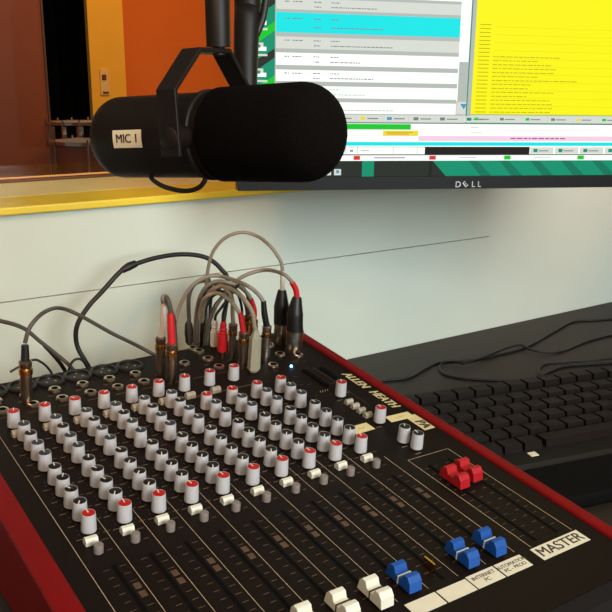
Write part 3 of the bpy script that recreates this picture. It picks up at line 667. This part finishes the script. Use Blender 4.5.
# play-list window
rect(275.5, -40, 470, 123, 's_grey', 3)
rows = [(-30, -17, 's_white'), (-13, 0, 's_white'), (3, 14, 's_light'), (17, 36.5, 's_cyan'), (40.5, 52, 's_light'), (56, 68, 's_white'), (72.5, 83.5, 's_white'), (88, 99.5, 's_white'), (103.5, 114.5, 's_white')]
for i, (y0, y1, m) in enumerate(rows):
    rect(276.5, y0, 459.5, y1, m, 4)
    tm = 's_txt' if i < 7 else 's_grey'
    for (a, c, dy) in ((285, 290, .3), (293, 303, .3), (314, 321, .3), (331, 340, .3), (314, 321, .72), (331, 331 + (38, 60, 45, 52, 62, 30, 44, 36, 66)[i], .72)):
        x = a; yy = y0 + (y1 - y0) * dy
        while x < c: wd = random.uniform(1.2, 4); rect(x, yy - .45, min(x + wd, c), yy + .45, tm, 5); x += wd + .7
rect(459.5, -40, 469.5, 101, 's_white', 4); rect(460.5, 61, 469.5, 101, 's_grey', 5); rect(460, 101.5, 469.5, 114, 's_light', 5)
poly([(461.5, 104), (468.5, 104), (465, 109.5)], 's_blue', 6)
rect(276, 115.5, 470, 122.5, 's_btn', 4)
for i, x in enumerate(range(278, 470, 27)):
    rect(x, 116, x + 25.5, 122, 's_light', 5); rect(x + 4, 117.5, x + 9, 120.5, ('s_txt', 's_txt', 's_teal', 's_gold', 's_blue')[i % 5], 6); rect(x + 11, 118.6, x + 22, 119.7, 's_txt', 6)
# yellow list
rect(471, -40, 474.8, 123, 's_grey', 4); rect(474.8, -40, 700, 114, 's_yellow', 4)
y = 22
for i in range(23):
    yy = 22 + i * 4.05
    rect(479, yy, 490, yy + .8, 's_ytxt', 5)
    if i >= 8:
        x = 494; e = 494 + random.choice((40, 44, 52, 60, 62, 84, 36, 58))
        while x < e: wd = random.uniform(2, 7); rect(x, yy, x + wd, yy + .8, 's_ytxt', 5); x += wd + 1
for i in range(12): rect(495, 24 + i * 8.1, 700, 24.35 + i * 8.1, 's_yellow2', 5)
rect(474.8, 114.5, 700, 122.5, 's_btn', 4)
for i, x in enumerate(range(476, 690, 26)):
    rect(x, 115.5, x + 24.8, 121.7, 's_light', 5); rect(x + 3, 117.3, x + 7, 120, ('s_green', 's_txt', 's_green', 's_txt', 's_gold')[i % 5], 6); rect(x + 8, 118.4, x + 18, 119.4, 's_txt', 6)
# lower strip
rect(275.5, 123.2, 700, 161, 's_white', 3); rect(275.5, 123.2, 700, 124, 's_txt', 4); rect(275.5, 129.8, 700, 130.3, 's_light', 4); rect(275.5, 136, 418, 136.5, 's_light', 4)
rect(275.5, 124.5, 412, 129.8, 's_green', 5); rect(384, 131, 419.5, 136, 's_gold', 5); rect(387, 132.2, 414, 133, 's_ytxt', 6); rect(388, 134, 410, 134.6, 's_red', 6)
rect(419.5, 136, 700, 141.2, 's_pink', 5)
x = 512
while x < 565: wd = random.uniform(2, 6); rect(x, 137.8, x + wd, 139, 's_purple', 6); x += wd + 1
rect(472, 127, 480, 127.6, 's_grey', 6); rect(472, 132.5, 484, 133.1, 's_grey', 6)
rect(275.5, 142.3, 700, 146, 's_cyan', 5); rect(275.5, 147, 426, 147.6, 's_grey', 5); rect(275.5, 154.4, 700, 155.6, 's_txt', 5)
rect(426, 147, 531, 155, 's_black', 6)
for x in (346, 358, 394, 418): rect(x, 147.5, x + .6, 154, 's_grey', 6)
rect(351, 150.2, 354, 152, 's_txt', 6); rect(362, 150.4, 370, 151.4, 's_grey', 6); rect(375, 156 + 1.5, 406, 158.5, 's_txt', 6); rect(460, 157.5, 478, 158.3, 's_grey', 6); rect(536, 157.3, 552, 158.1, 's_grey', 6)
for x in (531, 556, 581, 606): rect(x + .6, 147.5, x + 24, 154, 's_light', 6); rect(x + 4, 149, x + 8, 152.5, 's_teal', 7); rect(x + 9, 150.6, x + 19, 151.6, 's_txt', 7)
for x, m in ((354.5, 's_red'), (430.5, 's_red'), (505.5, 's_green'), (579, 's_green')): rect(x, 156, x + 6.5, 160, m, 7)
for x in (328, 338): rect(x - 3, 169, x + 4, 175, 's_light', 4); rect(x - 1, 170, x + 2, 173, 's_blue', 5)
me.build('screen', mon, label='lit screen')
lx, lz = mpx(469, 184.5)
o = link_mesh('lettering', text_mesh('D', .0095, 'logo', .0001, .0004), mon, (lx - .0135, -.0004, lz), (PI / 2, 0, 0), 'silver maker lettering')
dl = bpy.data.objects
for s, dx, rz in (('E', -.0048, math.radians(38)), ('L', .0050, 0), ('L', .0122, 0)):
    link_mesh('lettering', text_mesh(s, .0092, 'logo', .0001, .0004), o, (dx + .0135, 0, 0), (0, 0, rz))
# wall bracket behind the screen
wz = MH * .5; ml = Rm.inverted() @ (Vector((mp.x + .45, WALL, mp.z + wz)) - mp)
c0 = Vector((MW * .55, .035, wz)); wp = Rm.inverted() @ (Vector(((mp + Rm @ c0).x + .03, WALL, -.0)) - mp); wp.z = wz
b = MB(); b.box((c0.x - .05, .033, wz - .05), (c0.x + .05, .043, wz + .05), 'black')
b.tube([(c0.x, .04, wz), ((c0.x + wp.x) / 2 + .05, (wp.y + .04) / 2, wz), (wp.x, wp.y + .02, wz), (wp.x, wp.y + .02, wz - .12)], .014, 'black')
zlow = (SILL - 0.06) - mp.z
b.box((wp.x - .03, wp.y - .001 + .0, zlow - .02), (wp.x + .03, wp.y + .03, wz - .09), 'black', None) if False else None
b.build('support_arm', mon)

# ================================================================== MICROPHONE
ma = at_depth(109, 138, 0.650); mb = at_depth(338, 131.5, 0.550)
ax = (mb - ma).normalized(); Lm = (mb - ma).length
sd = ax.cross(Vector((0, 0, 1))).normalized()       # towards the camera side
if sd.dot(CAM - ma) > 0: sd = -sd
up = ax.cross(sd).normalized()
BM = Matrix((( sd.x, up.x, ax.x, ma.x), (sd.y, up.y, ax.y, ma.y), (sd.z, up.z, ax.z, ma.z), (0, 0, 0, 1)))
mic = thing('microphone', 'large black studio microphone with foam windscreen labelled MIC 1', 'microphone', ma, BM.to_3x3().to_euler())
rb = .0293; rw = .0318
def arc(cr, cz, r, a0, a1, n): return [(cr + r * math.cos(math.radians(a0 + (a1 - a0) * i / n)), cz + r * math.sin(math.radians(a0 + (a1 - a0) * i / n))) for i in range(n + 1)]
xs_ = .1025
b = MB(); b.lathe([(.004, 0), (rb - .015, .0005)] + arc(rb - .016, .016, .016, -70, 0, 8) + [(rb, .06), (rb, xs_ + .004)], 'micbody', n=48); b.build('body', mic)
e = .026
b = MB(); b.lathe([(rb - .004, xs_ - .004), (rw - .003, xs_), (rw, xs_ + .004), (rw + .0003, Lm - e)] + arc(rw - e + .0003, Lm - e, e, 0, 82, 12) + [(.002, Lm + .0002)], 'foam', n=48); b.build('windscreen', mic)
b = MB(); b.lathe([(rb, xs_ - .009), (rb + .0016, xs_ - .008), (rb + .0016, xs_ - .005), (rb, xs_ - .004)], 'bracket', n=48); b.build('retaining_ring', mic)
# MIC 1 label curved around the body
def on_body(px, py, r):
    d = BM.to_3x3().inverted() @ ray(px, py); c0 = BM.inverted() @ CAM
    A = d.x ** 2 + d.y ** 2; B = 2 * (c0.x * d.x + c0.y * d.y); Cc = c0.x ** 2 + c0.y ** 2 - r * r
    k = (-B - math.sqrt(B * B - 4 * A * Cc)) / (2 * A); q = c0 + d * k; return math.atan2(q.y, q.x) % (2 * PI), q.z
a0, z0 = on_body(114.5, 148, rb); a1, z1 = on_body(141.5, 129.5, rb)
b = MB(); vs = []; fs = []; rr = rb + .0004; n = 10
for i in range(n + 1):
    a = a0 + (a1 - a0) * i / n
    for z in (z0, z1): vs.append((rr * math.cos(a), rr * math.sin(a), z))
for i in range(n): fs.append((2 * i, 2 * i + 1, 2 * i + 3, 2 * i + 2))
b.add(vs, fs, 'paper'); lb = b.build('sticker', mic, label='white sticker reading MIC 1')
tmesh = embolden(text_mesh('MIC 1', .0082, 'txt', 0, 0), .00025); am = (a0 + a1) / 2; zm = (z0 + z1) / 2
bpy_t = tmesh
for v in bpy_t.vertices:
    a = am - v.co.y / rb; v.co = Vector(((rb + .0006) * math.cos(a), (rb + .0006) * math.sin(a), zm + v.co.x))
link_mesh('lettering', bpy_t, lb, (0, 0, 0))
# yoke
yz = .0945
def yk(s_, u_): return (s_, u_)
path = [(.041, -.012), (.041, .028), (.019, .0545), (-.013, .0545), (-.041, .030), (-.041, -.012)]
th = .0032
outer = [(.041 + th, -.012), (.041 + th, .0292), (.0205, .0545 + th), (-.0145, .0545 + th), (-.041 - th, .0312), (-.041 - th, -.012)]
b = MB(); b.prism(path + outer[::-1], yz - .008, yz + .008, 2, 'bracket'); b.build('yoke', mic, bevel=.0008)
for s_ in (1, -1):
    b = MB(); b.cyl((s_ * (rb - .001), 0, yz), (s_ * .042, 0, yz), .008, .008, 'bracket', 20); b.build('pivot', mic)
    b = MB(); b.lathe([(.0075, 0), (.0075, .0015), (.0065, .0022)], 'bracket', Matrix.Translation((s_ * .043, 0, yz)) @ Matrix.Rotation(s_ * PI / 2, 4, 'Y'), 24); b.build('thumb_nut', mic)
# short cord looping under the body
def mloc(px, py, dep): return BM.inverted() @ at_depth(px, py, dep)
b = MB(); b.tube([mloc(150, 174, .625), mloc(153, 180, .622), mloc(165, 187, .617), mloc(184, 191, .61), mloc(198, 188, .604), mloc(205, 180, .60), mloc(206, 170, .60)], .0017, 'cabblack'); b.build('cord', mic)
# boom arm that carries the microphone
top = BM @ Vector((.012, .0545, yz + .003))
boom = thing('microphone_boom', 'dark boom arm rising out of the picture from the microphone yoke', 'microphone boom', top + Vector((0, 0, .001)))
dpt = (top - CAM).dot(Vector(CR[2]))
b = MB(); b.lathe([(.0045, -.002), (.0045, .0032), (.0085, .0034), (.0085, .006), (.0085, .055), (.0078, .056), (.0078, .34)], 'bracket', None, 24); b.build('mount_tube', boom)
q0 = at_depth(246, 62, dpt + .06) - top; q1 = at_depth(248, -30, dpt + .06) - top
b = MB(); b.tube([at_depth(247, 93, dpt + .06) - top, q0, at_depth(247, 20, dpt + .06) - top, q1, Vector((q1.x, q1.y, .34))], .0098, 'bracket', 20, rs=[.0075, .0092, .0098, .0098, .0098]); b.build('boom_tube', boom)
b = MB(); b.tube([at_depth(251, 80, dpt + .06) - top, at_depth(252, 62, dpt + .06) - top, at_depth(253.5, 44, dpt + .06) - top, at_depth(262, 22, dpt + .06) - top, at_depth(266, 0, dpt + .06) - top, at_depth(268, -30, dpt + .06) - top], .0028, 'cabblack'); b.build('cord', boom)
b = MB(); b.box((-.02, -.012, .335), (.05, .03, .36), 'bracket', ch=.003); b.build('clamp', boom)
